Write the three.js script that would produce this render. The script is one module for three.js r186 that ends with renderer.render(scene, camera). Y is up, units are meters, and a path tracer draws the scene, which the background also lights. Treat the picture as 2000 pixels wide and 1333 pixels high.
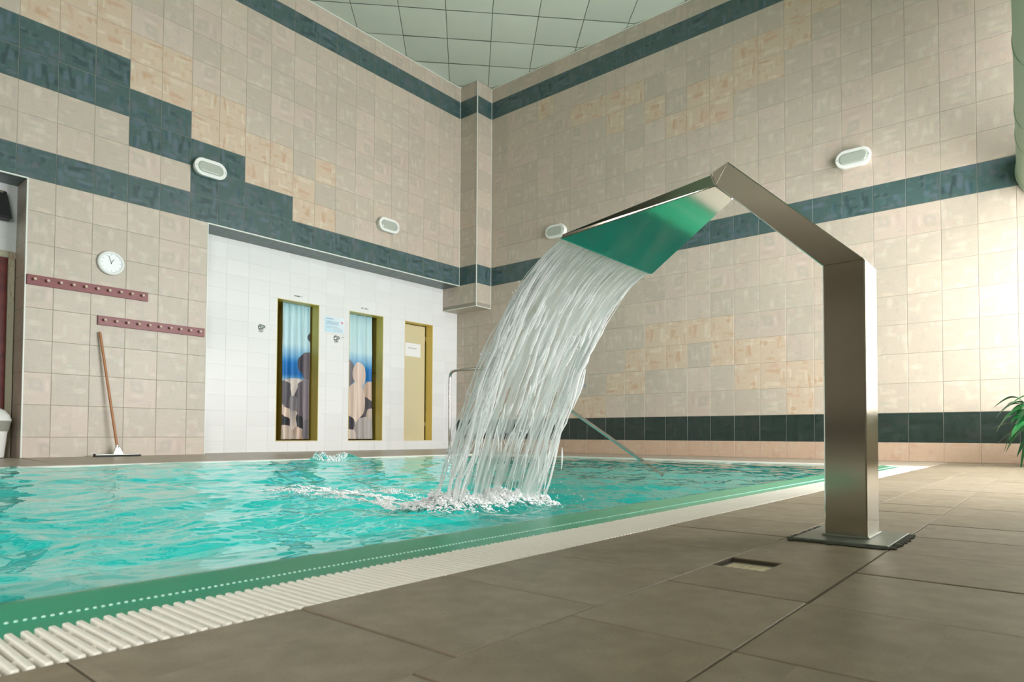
import * as THREE from 'three';
import { mergeGeometries } from 'three/addons/utils/BufferGeometryUtils.js';
import { ConvexGeometry } from 'three/addons/geometries/ConvexGeometry.js';
import { RoundedBoxGeometry } from 'three/addons/geometries/RoundedBoxGeometry.js';
import { RectAreaLightUniformsLib } from 'three/addons/lights/RectAreaLightUniformsLib.js';
import { createNoise2D, createNoise3D } from 'simplex-noise';

// ------------------------------------------------------------------ camera, sky, light, exposure
const scene = new THREE.Scene();
const FW = 2000, FH = 1333, F = 1269.24, PPX = 1048.77, PPY = 815.60;
const camera = new THREE.PerspectiveCamera(2 * Math.atan(FH / 2 / F) * 180 / Math.PI, FW / FH, 0.05, 80);
camera.position.set(8.1178, 0.2778, 8.2553);
camera.rotation.order = 'YXZ';
camera.rotation.set(0.027416, 0.678969, 0.003846);
camera.setViewOffset(FW, FH, FW / 2 - PPX, FH / 2 - PPY, FW, FH);
camera.updateProjectionMatrix();
camera.updateMatrixWorld();
scene.add(camera);
camera.focus = 3.4;
camera.userData.fStop = 9;

const SKY = new THREE.Color().setRGB(0.90, 0.97, 1.0);
scene.background = SKY.clone().multiplyScalar(3.0);
const renderer = new THREE.WebGLRenderer({ antialias: true });
renderer.toneMapping = THREE.LinearToneMapping;
renderer.toneMappingExposure = 1.0;
renderer.shadowMap.enabled = true;
RectAreaLightUniformsLib.init();

// the room (metres): back wall z = 0, left wall x = 0, ceiling 6.36, windows in the right wall
const XR = 8.86, ZF = 16, YC = 6.36, XW = -0.42, XE = -0.36, ZP0 = 4.64, ZP1 = 6.43, YL = 2.865;
const POOL = { x0: 1.45, x1: 6.77, z0: 1.35, z1: 9.6, depth: 0.95, level: -0.012 };
const WIN_Z = [0.3, 4.9], WIN_N = 4, WIN_REAR = [8.9, 10.9], WIN_TOP_Z = [0.3, 2.6], WIN_LOW = [0.5, 2.58], WIN_HIGH = [3.62, 4.5];
const DAY = 22.5;                                     // daylight that enters by each row of windows
for (const [y0, y1, z0, z1] of [[...WIN_LOW, ...WIN_Z], [...WIN_HIGH, ...WIN_TOP_Z], [...WIN_LOW, ...WIN_REAR]]) {
  const l = new THREE.RectAreaLight(new THREE.Color().setRGB(1.0, 0.985, 1.01), DAY, z1 - z0, y1 - y0);
  l.position.set(XR + 0.42, (y0 + y1) / 2, (z0 + z1) / 2);
  l.lookAt(0, (y0 + y1) / 2, (z0 + z1) / 2);
  l.name = 'window_daylight';
  scene.add(l);
}

// ------------------------------------------------------------------ helpers
let seed = 20240611;
function rnd() { seed |= 0; seed = seed + 0x6D2B79F5 | 0; let t = Math.imul(seed ^ seed >>> 15, 1 | seed); t = t + Math.imul(t ^ t >>> 7, 61 | t) ^ t; return ((t ^ t >>> 14) >>> 0) / 4294967296; }
const rr = (a, b) => a + (b - a) * rnd();
const pick = (a) => a[Math.floor(rnd() * a.length)];
const noise2 = createNoise2D(rnd), noise3 = createNoise3D(rnd);
const V = (x, y, z) => new THREE.Vector3(x, y, z);
const clamp = (x, a, b) => Math.min(b, Math.max(a, x));
const smooth = (a, b, x) => { const t = clamp((x - a) / (b - a), 0, 1); return t * t * (3 - 2 * t); };
const used = {};
function numbered(n) { if (!(n in used)) { used[n] = 0; return n; } used[n]++; return n + '_' + String(used[n]).padStart(3, '0'); }
function obj(name, geo, material, parent) {
  const g = Array.isArray(geo) ? join(geo) : geo;
  const m = new THREE.Mesh(g, material);
  m.name = parent ? name : numbered(name);
  m.castShadow = m.receiveShadow = true;
  (parent || scene).add(m);
  return m;
}
function join(list) {
  const a = list.map((g) => { const h = g.index ? g.toNonIndexed() : g.clone(); for (const k of Object.keys(h.attributes)) if (!['position', 'normal', 'uv'].includes(k)) h.deleteAttribute(k); if (!h.attributes.uv) h.setAttribute('uv', new THREE.Float32BufferAttribute(new Float32Array(h.attributes.position.count * 2), 2)); return h; });
  return mergeGeometries(a, false);
}
function tag(o, label, category, group) { o.userData.label = label; o.userData.category = category; if (group) o.userData.group = group; return o; }
function struct(o, label) { o.userData.kind = 'structure'; if (label) o.userData.label = label; return o; }
function thing(name, label, category, at = [0, 0, 0], turn = 0, group) {
  const o = new THREE.Group(); o.name = numbered(name); o.position.set(...at); o.rotation.y = turn; scene.add(o);
  return tag(o, label, category, group);
}
// a box by its limits, uv in metres
function bx(x0, x1, y0, y1, z0, z1) {
  const g = new THREE.BoxGeometry(x1 - x0, y1 - y0, z1 - z0); g.translate((x0 + x1) / 2, (y0 + y1) / 2, (z0 + z1) / 2);
  return metreUV(g);
}
function metreUV(g) {
  const p = g.attributes.position, n = g.attributes.normal, uv = new Float32Array(p.count * 2);
  for (let i = 0; i < p.count; i++) {
    const ax = Math.abs(n.getX(i)), ay = Math.abs(n.getY(i)), az = Math.abs(n.getZ(i));
    const [u, v] = ax >= ay && ax >= az ? [p.getZ(i), p.getY(i)] : ay >= az ? [p.getX(i), p.getZ(i)] : [p.getX(i), p.getY(i)];
    uv[2 * i] = u; uv[2 * i + 1] = v;
  }
  g.setAttribute('uv', new THREE.BufferAttribute(uv, 2));
  return g;
}
function rbox(x0, x1, y0, y1, z0, z1, r = 0.004, s = 2) {
  const g = new RoundedBoxGeometry(x1 - x0, y1 - y0, z1 - z0, s, Math.min(r, (x1 - x0) / 2.01, (y1 - y0) / 2.01, (z1 - z0) / 2.01));
  g.translate((x0 + x1) / 2, (y0 + y1) / 2, (z0 + z1) / 2); return g;
}
// a solid with six four-cornered faces and chamfered edges; corners: bottom ring then top ring
const HEX = [[0, 1, 2, 3], [4, 5, 6, 7], [0, 1, 5, 4], [1, 2, 6, 5], [2, 3, 7, 6], [3, 0, 4, 7]];
function hexa(c, b) {
  const pts = [];
  for (const f of HEX) for (let i = 0; i < 4; i++) {
    const p = c[f[i]], a = c[f[(i + 1) % 4]], d = c[f[(i + 3) % 4]];
    const u = a.clone().sub(p), w = d.clone().sub(p);
    const bu = Math.min(b, u.length() * 0.3), bw = Math.min(b, w.length() * 0.3);
    pts.push(p.clone().add(u.normalize().multiplyScalar(bu)).add(w.normalize().multiplyScalar(bw)));
  }
  const g = new ConvexGeometry(pts);
  return metreUV(g);
}
function tube(points, r, seg = 24, sides = 10, closed = false, tension) {
  return new THREE.TubeGeometry(new THREE.CatmullRomCurve3(points, closed, 'centripetal', tension), seg, r, sides, closed);
}
function lathe(pts, seg = 32) { return new THREE.LatheGeometry(pts.map(([x, y]) => new THREE.Vector2(x, y)), seg); }
function cyl(r0, r1, h, seg = 20, at = [0, 0, 0]) { const g = new THREE.CylinderGeometry(r1, r0, h, seg); g.translate(at[0], at[1], at[2]); return g; }
function canvasTex(w, h, draw, { srgb = true, repeat } = {}) {
  const c = document.createElement('canvas'); c.width = w; c.height = h;
  draw(c.getContext('2d'), w, h);
  const t = new THREE.CanvasTexture(c);
  if (srgb) t.colorSpace = THREE.SRGBColorSpace;
  t.magFilter = THREE.LinearFilter; t.wrapS = t.wrapT = THREE.RepeatWrapping;
  if (repeat) t.repeat.set(...repeat);
  return t;
}
function grain(ctx, w, h, amount, scale = 1) {
  const d = ctx.getImageData(0, 0, w, h), a = d.data;
  for (let i = 0; i < w * h; i++) {
    const x = i % w, y = Math.floor(i / w);
    const n = (rnd() - 0.5) * amount + noise2(x / 9 * scale, y / 9 * scale) * amount * 0.5;
    for (let k = 0; k < 3; k++) a[4 * i + k] = clamp(a[4 * i + k] + n, 0, 255);
  }
  ctx.putImageData(d, 0, 0);
}
const std = (o) => new THREE.MeshPhysicalMaterial(o);
const rgb = (r, g, b) => new THREE.Color().setRGB(r / 255, g / 255, b / 255, THREE.SRGBColorSpace);

// ------------------------------------------------------------------ materials
// glazed wall tiles, hand-brushed in overlapping pale patches
function brushedTile(base, strokes, n, alpha, size = 128) {
  return canvasTex(size, size, (c, w, h) => {
    c.fillStyle = `rgb(${base})`; c.fillRect(0, 0, w, h);
    for (let i = 0; i < n; i++) {
      const [r, g, b] = pick(strokes);
      c.save(); c.translate(rnd() * w, rnd() * h); c.rotate((rnd() < 0.5 ? 0 : Math.PI / 2) + rr(-0.12, 0.12));
      const L = rr(0.15, 0.55) * w, T = rr(0.05, 0.2) * h;
      for (let k = 0; k < 4; k++) { c.fillStyle = `rgba(${r},${g},${b},${alpha * rr(0.5, 1) / 2.5})`; c.beginPath(); c.ellipse(rr(-4, 4), rr(-4, 4), L / 2 * (1 - k * 0.12), T / 2 * (1 - k * 0.1), 0, 0, 7); c.fill(); c.fillRect(-L / 2 + k * 3, -T / 2 + k * 2, L - k * 6, T - k * 4); }
      c.restore();
    }
    grain(c, w, h, 7);
  });
}
const BEIGE = [[208, 200, 184], [200, 189, 173], [184, 177, 162], [180, 177, 163], [196, 182, 166], [212, 203, 188]];
const WARM = [[214, 203, 185], [194, 164, 136], [190, 158, 130], [208, 194, 172], [196, 172, 148], [216, 206, 188]];
const SLATE = [[82, 106, 108], [60, 88, 94], [70, 94, 88], [98, 112, 124], [54, 74, 74], [92, 102, 104]];
const DEEP = [[44, 60, 54], [32, 46, 40], [54, 66, 60], [38, 50, 44], [58, 60, 60]];
const tileMat = (map, rough = 0.42, color = 0xffffff) => std({ map, roughness: rough, color });
const mBeige = [], mWarm = [], mSlate = [], mDeep = [], mPeach = [];
for (let i = 0; i < 7; i++) { const t = brushedTile(pick(['197,187,170', '192,184,168', '200,188,173']), BEIGE, 20, 0.27); for (const k of [1, 0.955]) mBeige.push(tileMat(t, 0.42, new THREE.Color(k, k * 0.962, k * 0.945))); }
for (let i = 0; i < 5; i++) mWarm.push(tileMat(brushedTile('203,187,166', WARM, 14, 0.52), 0.42, new THREE.Color(1, 0.965, 0.93)));
for (let i = 0; i < 5; i++) mSlate.push(tileMat(brushedTile('74,97,94', SLATE, 22, 0.5), 0.34));
for (let i = 0; i < 4; i++) mDeep.push(tileMat(brushedTile('42,56,50', DEEP, 20, 0.5), 0.3));
for (let i = 0; i < 3; i++) mPeach.push(tileMat(brushedTile('194,168,144', [[200, 174, 150], [184, 154, 128], [196, 178, 158]], 16, 0.4)));
const mGrout = std({ color: rgb(158, 151, 136), roughness: 0.9 });
const mWhiteTile = [0, 1, 2].map((i) => std({ color: rgb(236 - i * 2, 237 - i * 2, 234 - i * 2), roughness: 0.12 }));
const mWhiteGrout = std({ color: rgb(232, 234, 231), roughness: 0.8 });
const mTrim = std({ color: rgb(224, 228, 218), roughness: 0.35 });
const mWhitePlastic = std({ color: rgb(232, 234, 228), roughness: 0.35 });
const mSteel = std({ color: new THREE.Color().setRGB(0.62, 0.60, 0.56), metalness: 1, roughness: 0.09 });
const brushedSteel = canvasTex(256, 256, (c, w, h) => {
  for (let x = 0; x < w; x++) { const v = 128 + rr(-28, 28); c.fillStyle = `rgb(${v},${v},${v})`; c.fillRect(x, 0, 1, h); }
  grain(c, w, h, 12);
}, { srgb: false, repeat: [5, 1.5] });
const mPost = std({ color: new THREE.Color().setRGB(0.63, 0.60, 0.54), metalness: 1, roughness: 0.13, bumpMap: brushedSteel, bumpScale: 0.00006 });
const mChrome = std({ color: new THREE.Color().setRGB(0.8, 0.8, 0.8), metalness: 1, roughness: 0.06 });

// ------------------------------------------------------------------ wall tiles
const tileGeo = {};
function tileShape(w, h, k, d = 0.009) {
  const key = [w.toFixed(3), h.toFixed(3), k].join();
  if (tileGeo[key]) return tileGeo[key];
  const b = 0.0022, pos = [], uv = [], x = w / 2, y = h / 2;
  const f = [[-x + b, -y + b, d], [x - b, -y + b, d], [x - b, y - b, d], [-x + b, y - b, d]], m = [[-x, -y, d - b], [x, -y, d - b], [x, y, d - b], [-x, y, d - b]], r = [[-x, -y, 0], [x, -y, 0], [x, y, 0], [-x, y, 0]];
  const sw = w / 0.334, sh = h / 0.334;
  const at = (p) => { let u = (p[0] / w + 0.5) * sw, v = (p[1] / h + 0.5) * sh; if (k & 1) u = 1 - u; if (k & 2) v = 1 - v; return k & 4 ? [v, u] : [u, v]; };
  const quad = (a, c, e, g) => { for (const p of [a, c, e, a, e, g]) { pos.push(...p); uv.push(...at(p)); } };
  quad(...f);
  for (let i = 0; i < 4; i++) { const j = (i + 1) % 4; quad(m[i], m[j], f[j], f[i]); quad(r[i], r[j], m[j], m[i]); }
  const g = new THREE.BufferGeometry();
  g.setAttribute('position', new THREE.Float32BufferAttribute(pos, 3)); g.setAttribute('uv', new THREE.Float32BufferAttribute(uv, 2)); g.computeVertexNormals();
  return tileGeo[key] = g;
}
let GAP = 0.0032;
// one tile on a wall: limits along the wall (u) and up (v); face = 'z' looks to +z, 'x' to +x, 'y-' down
function layTile(parent, face, u0, u1, v0, v1, off, mats, name = 'tile') {
  const w = u1 - u0 - GAP, h = v1 - v0 - GAP;
  if (w < 0.012 || h < 0.012) return null;
  const m = new THREE.Mesh(tileShape(w, h, Math.floor(rnd() * 8)), pick(mats));
  m.name = name; m.castShadow = m.receiveShadow = true;
  const u = (u0 + u1) / 2, v = (v0 + v1) / 2, proud = -0.0075 + rr(-0.0006, 0.0006);
  if (face === 'z') m.position.set(u, v, off + proud);
  else if (face === 'x') { m.position.set(off + proud, v, u); m.rotation.y = Math.PI / 2; }
  else if (face === 'z-') { m.position.set(u, v, off - proud); m.rotation.y = Math.PI; }
  else if (face === 'y-') { m.position.set(u, off - proud, v); m.rotation.x = Math.PI / 2; }
  parent.add(m);
  return m;
}
function mergeTiles(parent, list, name) {                    // pieces past the limit: still geometry, joined by material
  const by = new Map();
  for (const m of list) { m.updateMatrix(); const g = m.geometry.clone().applyMatrix4(m.matrix); if (!by.has(m.material)) by.set(m.material, []); by.get(m.material).push(g); parent.remove(m); }
  const mats = [...by.keys()], geos = mats.map((k) => mergeGeometries(by.get(k), false));
  const o = new THREE.Mesh(mergeGeometries(geos, true), mats);
  o.name = name; o.userData.kind = 'stuff'; o.castShadow = o.receiveShadow = true; parent.add(o);
}
const TW = 0.33394, BX0 = 7.7915, LZ0 = 6.1919;
const ROWS = [0, 0.21, 0.543]; for (let i = 1; i < 8; i++) ROWS.push(0.543 + i * (2.871 - 0.543) / 7);
for (let i = 0; i < 9; i++) ROWS.push(3.189 + i * (5.81 - 3.189) / 8);
ROWS.push(6.108, YC);
const LROWS = ROWS.slice(); LROWS[1] = 0.236; LROWS[2] = 0.567; for (let i = 1; i < 8; i++) LROWS[2 + i] = 0.567 + i * (2.873 - 0.567) / 7;
const BACK_WARM = new Set(['-19,17', '-17,16', '-16,2', '-16,16', '-15,3', '-15,15', '-15,16', '-14,3', '-14,4', '-14,16', '-13,4', '-13,5', '-13,15', '-12,5', '-12,14', '-11,5', '-11,14', '-11,15', '-10,4', '-10,5', '-10,14', '-10,15', '-9,3', '-9,4', '-9,15', '-9,16', '-8,3', '-8,4', '-8,15', '-8,16', '-7,2', '-7,3', '-7,16', '-7,17', '-6,3', '-6,17', '-18,2', '-17,2', '-12,4']);
const LEFT_WARM = new Set(['-1,14', '0,14', '1,14', '1,15', '2,13', '2,14', '3,13', '3,14', '4,13', '5,13', '6,11', '6,12', '7,11', '7,12', '8,10', '8,11', '9,10', '9,12', '0,15', '5,12', '4,12']);
const STAIRS = new Set(); for (const [a, b, r] of [[-8, 1, 12], [-8, 1, 13], [2, 3, 11], [2, 3, 12], [4, 5, 10], [4, 5, 11], [6, 7, 10]]) for (let j = a; j <= b; j++) STAIRS.add(j + ',' + r);

// back wall
const wallBack = struct(obj('wall_back', bx(XW - 0.3, XR + 0.3, -0.4, YC + 0.3, -0.3, -0.0002 - 0.0016), mGrout), 'beige tiled back wall with three dark bands');
{
  const all = [];
  for (let k = -26; k <= 2; k++) {
    let u0 = BX0 + k * TW, u1 = u0 + TW;
    for (let r = 0; r < 20; r++) {
      let a = u0, b = Math.min(u1, XR), low = ROWS[r] < 2.4;
      const limit = low ? XW : 0.41;
      if (b <= limit + 0.02) continue;
      a = Math.max(a, limit);
      if (!low && ROWS[r] < 2.475) { /* the row the column's underside cuts */ a = Math.max(u0, XW); }
      const dark = r === 9 || r === 18, deep = r === 1;
      const m = layTile(wallBack, 'z', a, b, ROWS[r], ROWS[r + 1], 0, deep ? mDeep : dark ? mSlate : r === 0 ? mPeach : BACK_WARM.has(k + ',' + r) ? mWarm : mBeige);
      if (m) all.push([m, Math.hypot((a + b) / 2 - 8.12, ROWS[r] - 0.28, 8.26) * (a > 7.95 ? 9 : 1)]);
    }
  }
  all.sort((p, q) => p[1] - q[1]);
  mergeTiles(wallBack, all.slice(300).map((e) => e[0]), 'far_tiles');
}
// left wall: bulkhead above the recesses and the pier between them
const wallLeft = struct(obj('wall_left', [bx(XW - 0.3, -0.0018, YL, YC + 0.3, 0.0, ZF + 0.3), bx(XW - 0.3, -0.0018, -0.4, YL, ZP0, ZP1)], mGrout), 'beige tiled left wall with a stepped dark tile pattern');
{
  const rest = [];
  for (let j = -21; j <= 18; j++) {
    const z1 = LZ0 - j * TW, z0 = z1 - TW;
    for (let r = 0; r < 20; r++) {
      let a = Math.max(z0, 0.36), b = Math.min(z1, ZF), v0 = LROWS[r], v1 = LROWS[r + 1];
      if (r < 9) { a = Math.max(a, ZP0); b = Math.min(b, ZP1); }
      if (r === 9) v0 = Math.max(v0, YL);
      if (b - a < 0.015) continue;
      const dark = r === 9 || r === 18 || STAIRS.has(j + ',' + r);
      const mats = dark ? mSlate : LEFT_WARM.has(j + ',' + r) ? mWarm : mBeige;
      const m = layTile(wallLeft, 'x', a, b, v0, v1, 0, mats);
      if (m && b > 7.1) rest.push(m);
    }
  }
  for (let j = 0; j < 20; j++) {                               // soffit of the bulkhead over the two recesses
    for (const [za, zb] of [[0.36, ZP0], [ZP1, 8.4]]) {
      const a = za + j * TW, b = Math.min(zb, a + TW); if (b - a < 0.02) continue;
      layTile(wallLeft, 'y-', XW + 0.004, -0.012, a, b, YL, mSlate, 'soffit_tile');
    }
  }
  mergeTiles(wallLeft, rest, 'far_tiles');
  for (let r = 0; r < 9; r++) layTile(wallLeft, 'z', XE, -0.012, LROWS[r], Math.min(YL, LROWS[r + 1]), ZP1, mBeige, 'reveal_tile');
}
// the boxed-in column in the corner, ending above the floor
const column = struct(obj('column', bx(XW, 0.41 - 0.0018, 2.475 + 0.0018, YC + 0.3, -0.01, 0.36 - 0.0018), mGrout), 'tiled column hanging in the corner of the room');
for (let r = 8; r < 20; r++) {
  const v0 = Math.max(2.475, ROWS[r]), v1 = ROWS[r + 1], mats = r === 9 || r === 18 ? mSlate : mBeige;
  if (r === 8) { layTile(column, 'z', XW + 0.002, -0.0, v0, YL, 0.36, mats); layTile(column, 'z', 0.0, 0.334, v0, v1, 0.36, mats); }
  else layTile(column, 'z', 0.0, 0.334, v0, v1, 0.36, mats);
  layTile(column, 'z', 0.334, 0.41, v0, v1, 0.36, mats);
  layTile(column, 'x', 0.0, 0.334, v0, v1, 0.41, mats); layTile(column, 'x', 0.334, 0.36, v0, v1, 0.41, mats);
}
layTile(column, 'y-', XW, 0.0, 0.0, 0.36, 2.475, mBeige, 'soffit_tile'); layTile(column, 'y-', 0.0, 0.41, 0.0, 0.36, 2.475, mBeige, 'soffit_tile');

// white tiled wall of the shower recess, with three openings
const DOORS = [[2.825, 3.485], [1.655, 2.30], [0.588, 1.207]], DY0 = 0.18, DY1 = 2.19;
const wallRecess = (() => {
  const g = [], x0 = XW - 0.17, x1 = XW - 0.0018, zs = [-0.05, ...DOORS.slice().reverse().flat(), ZP0 + 0.1];
  for (let i = 0; i < zs.length; i += 2) g.push(bx(x0, x1, -0.4, YL + 0.02, zs[i], zs[i + 1]));
  for (const [a, b] of DOORS) g.push(bx(x0, x1, -0.4, DY0, a, b), bx(x0, x1, DY1, YL + 0.02, a, b));
  return struct(obj('wall_recess', g, mWhiteGrout), 'glossy white tiled wall of the shower recess');
})();
{
  GAP = 0.0012;
  const ys = [0, DY0]; while (ys[ys.length - 1] < YL - 0.05) ys.push(Math.min(YL, ys[ys.length - 1] + 0.201));
  for (let r = 0; r < ys.length - 1; r++) {
    for (let c = 0; c < 16; c++) {
      const za = 0.002 + c * 0.3, zb = Math.min(ZP0, za + 0.3);
      const inDoor = ys[r + 1] > DY0 + 0.001 && ys[r] < DY1 - 0.001;
      let spans = [[za, zb]];
      if (inDoor) for (const [d0, d1] of DOORS) spans = spans.flatMap(([a, b]) => b <= d0 || a >= d1 ? [[a, b]] : [[a, Math.min(b, d0)], [Math.max(a, d1), b]].filter(([p, q]) => q - p > 0.015));
      for (const [a, b] of spans) layTile(wallRecess, 'x', a, b, ys[r], ys[r + 1], XW, mWhiteTile);
    }
  }
}
// entrance recess at the far left, white tiles over a red door
const wallEntrance = struct(obj('wall_entrance', [bx(XE - 0.3, XE - 0.0018, 2.1, YL + 0.02, ZP1, ZF), bx(XE - 0.3, XE - 0.0018, -0.4, 2.1, 8.0, ZF)], mWhiteGrout), 'white tiled wall above the entrance door');
for (let r = 0; r < 4; r++) for (let c = 0; c < 8; c++) layTile(wallEntrance, 'x', ZP1 + 0.03 + c * 0.2, ZP1 + 0.23 + c * 0.2, 2.1 + r * 0.2, Math.min(YL, 2.3 + r * 0.2), XE, mWhiteTile);
layTile(wallEntrance, 'x', ZP1, ZP1 + 0.03, 2.1, 2.3, XE, mWhiteTile);

GAP = 0.0032;
// trims: pale edge profiles
const trimBar = (x0, x1, y0, y1, z0, z1) => struct(obj('trim', rbox(x0, x1, y0, y1, z0, z1, 0.003), mTrim), 'thin pale edge profile of the tiles');
{
  const t = 0.006, bars = [
    [-0.012, t, YL - 0.006, YL + 0.009, 0.345, ZP0 + 0.01], [-0.012, t, YL - 0.006, YL + 0.009, ZP1 - 0.01, 9.5],
    [-0.012, t, 0, YL - 0.006, ZP1 - 0.008, ZP1 + 0.006], [-0.012, t, 0, YL - 0.006, ZP0 - 0.006, ZP0 + 0.006],
    [-0.006, 0.006, YL, YC, 0.354, 0.367], [0.401, 0.416, 2.468, YC, 0.351, 0.366], [0.41, 0.418, 2.47, YC, -0.002, 0.008],
    [XW, 0.415, 2.466, 2.48, 0.352, 0.366], [0.402, 0.416, 2.466, 2.48, 0, 0.354],
    [0.0, 0.012, YC - 0.016, YC, 0.36, ZF], [0.42, XR, YC - 0.012, YC, 0.0, 0.01]];
  bars.forEach((b, i) => { const o = trimBar(...b); o.name = 'trim_' + (i + 1); });
}

// right wall with two rows of windows, front wall behind the camera
const mPlain = std({ map: brushedTile('197,187,170', BEIGE, 30, 0.27, 256), roughness: 0.5 });
const wz = []; for (let i = 0; i < WIN_N; i++) { const w = (WIN_Z[1] - WIN_Z[0]) / WIN_N; wz.push([WIN_Z[0] + i * w + 0.06, WIN_Z[0] + (i + 1) * w - 0.06]); }
const wr = [0, 1].map((i) => { const w = (WIN_REAR[1] - WIN_REAR[0]) / 2; return [WIN_REAR[0] + i * w + 0.06, WIN_REAR[0] + (i + 1) * w - 0.06]; });
{
  const g = [bx(XR, XR + 0.3, -0.4, WIN_LOW[0], -0.3, ZF + 0.3), bx(XR, XR + 0.3, WIN_LOW[1], WIN_HIGH[0], -0.3, ZF + 0.3), bx(XR, XR + 0.3, WIN_HIGH[1], YC + 0.3, -0.3, ZF + 0.3)];
  for (const [row, list] of [[WIN_LOW, [...wz, ...wr]], [WIN_HIGH, wz.slice(0, 2)]]) { let z = -0.3; for (const [a, b] of [...list, [ZF + 0.3, 0]]) { g.push(bx(XR, XR + 0.3, ...row, z, a)); z = b; } }
  struct(obj('wall_right', g, mPlain), 'beige wall pierced by two rows of windows');
  struct(obj('wall_front', [bx(XW - 0.3, XR + 0.3, -0.4, YC + 0.3, ZF, ZF + 0.3)], mPlain), 'beige tiled wall behind the pool');
  const band = scene.getObjectByName('wall_front');
  for (const [y0, y1] of [[0.21, 0.543], [2.871, 3.189], [5.81, 6.108]]) obj('dark_tile_band', bx(0, XR, y0, y1, ZF - 0.006, ZF + 0.004), mDeep[0], band);
}
struct(obj('gallery_slab', [bx(0, XR, 2.62, 2.9, 11.0, ZF), bx(0, XR, 2.9, 3.9, 11.0, 11.15)], mPlain), 'gallery slab over the near end of the pool hall');
const mPane = std({ color: 0xffffff, transmission: 1, thickness: 0, roughness: 0.0, ior: 1.5 });
const mFrame = std({ color: rgb(222, 224, 220), roughness: 0.4 });
let wn = 0;
for (const [y0, y1, a, b] of [...[...wz, ...wr].map((q) => [...WIN_LOW, ...q]), ...wz.slice(0, 2).map((q) => [...WIN_HIGH, ...q])]) {
  const t = y0 + (y1 - y0) * 0.34, f = 0.05, X0 = XR + 0.1, X1 = XR + 0.16;
  const o = struct(obj('window_' + (++wn), [bx(X0, X1, y0, y0 + f, a, b), bx(X0, X1, y1 - f, y1, a, b), bx(X0, X1, y0 + f, y1 - f, a, a + f), bx(X0, X1, y0 + f, y1 - f, b - f, b), bx(X0, X1, t - f / 2, t + f / 2, a + f, b - f)], mFrame), 'tall window with a white frame and a transom');
  for (const [p, q] of [[y0 + f, t - f / 2], [t + f / 2, y1 - f]]) obj('pane', bx(XR + 0.127, XR + 0.131, p, q, a + f, b - f), mPane, o);
}

// ceiling: soft square panels laid at forty-five degrees
const mCeil = [0, 1, 2].map((i) => std({ color: rgb(206 - i * 3, 216 - i * 3, 202 - i * 3), roughness: 0.75 }));
{
  const ceil = struct(obj('ceiling', bx(XW - 0.3, XR + 0.3, YC + 0.035, YC + 0.3, -0.3, ZF + 0.3), std({ color: rgb(140, 150, 136), roughness: 0.9 })), 'pale green ceiling of soft square panels');
  const A0 = -0.63, dA = 0.945, B0 = 1.39, dB = 0.955, N = 5;
  const clipAxis = (poly, ax, lim, sign) => { const out = []; for (let i = 0; i < poly.length; i++) { const p = poly[i], q = poly[(i + 1) % poly.length], dp = sign * (p[ax] - lim), dq = sign * (q[ax] - lim); if (dp >= 0) out.push(p); if (dp * dq < 0) { const t = dp / (dp - dq); out.push(p.map((v, k) => v + (q[k] - v) * t)); } } return out; };
  for (let i = -15; i <= 10; i++) for (let j = -3; j <= 23; j++) {
    const pos = [], a0 = A0 + i * dA + 0.006, b0 = B0 + j * dB + 0.004, da = dA - 0.012, db = dB - 0.008;
    const tilt = rr(-0.004, 0.004), tilt2 = rr(0.002, 0.009), sag = rr(0.010, 0.018);
    const P = (s, t) => { const a = a0 + s * da, b = b0 + t * db; const e = Math.pow(16 * s * (1 - s) * t * (1 - t), 0.45); return [(a + b) / 2, YC + 0.012 - sag * e - tilt * (s - 0.5) - tilt2 * (t - 0.5), (b - a) / 2]; };
    for (let s = 0; s < N; s++) for (let t = 0; t < N; t++) {
      let poly = [P(s / N, t / N), P((s + 1) / N, t / N), P((s + 1) / N, (t + 1) / N), P(s / N, (t + 1) / N)];
      for (const [ax, lim, sg] of [[0, 0.0, 1], [0, XR, -1], [2, 0.0, 1], [2, 11.0, -1]]) { poly = clipAxis(poly, ax, lim, sg); if (poly.length < 3) break; }
      for (let k = 1; k + 1 < poly.length; k++) pos.push(...poly[0], ...poly[k], ...poly[k + 1]);
    }
    if (pos.length < 9) continue;
    let g = new THREE.BufferGeometry(); g.setAttribute('position', new THREE.Float32BufferAttribute(pos, 3));
    g.computeVertexNormals(); if (g.attributes.normal.getY(0) > 0) { for (let q = 0; q < pos.length; q += 9) for (let e = 0; e < 3; e++) { const v = pos[q + 3 + e]; pos[q + 3 + e] = pos[q + 6 + e]; pos[q + 6 + e] = v; } g = new THREE.BufferGeometry(); g.setAttribute('position', new THREE.Float32BufferAttribute(pos, 3)); }
    // smooth normals by position
    g.computeVertexNormals();
    const n = g.attributes.normal, map = new Map();
    for (let q = 0; q < n.count; q++) { const key = pos.slice(3 * q, 3 * q + 3).map((v) => v.toFixed(4)).join(); if (!map.has(key)) map.set(key, V(0, 0, 0)); map.get(key).add(V(n.getX(q), n.getY(q), n.getZ(q))); }
    for (let q = 0; q < n.count; q++) { const v = map.get(pos.slice(3 * q, 3 * q + 3).map((w) => w.toFixed(4)).join()).clone().normalize(); n.setXYZ(q, v.x, v.y, v.z); }
    obj('ceiling_panel', g, pick(mCeil), ceil);
  }
}

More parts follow.
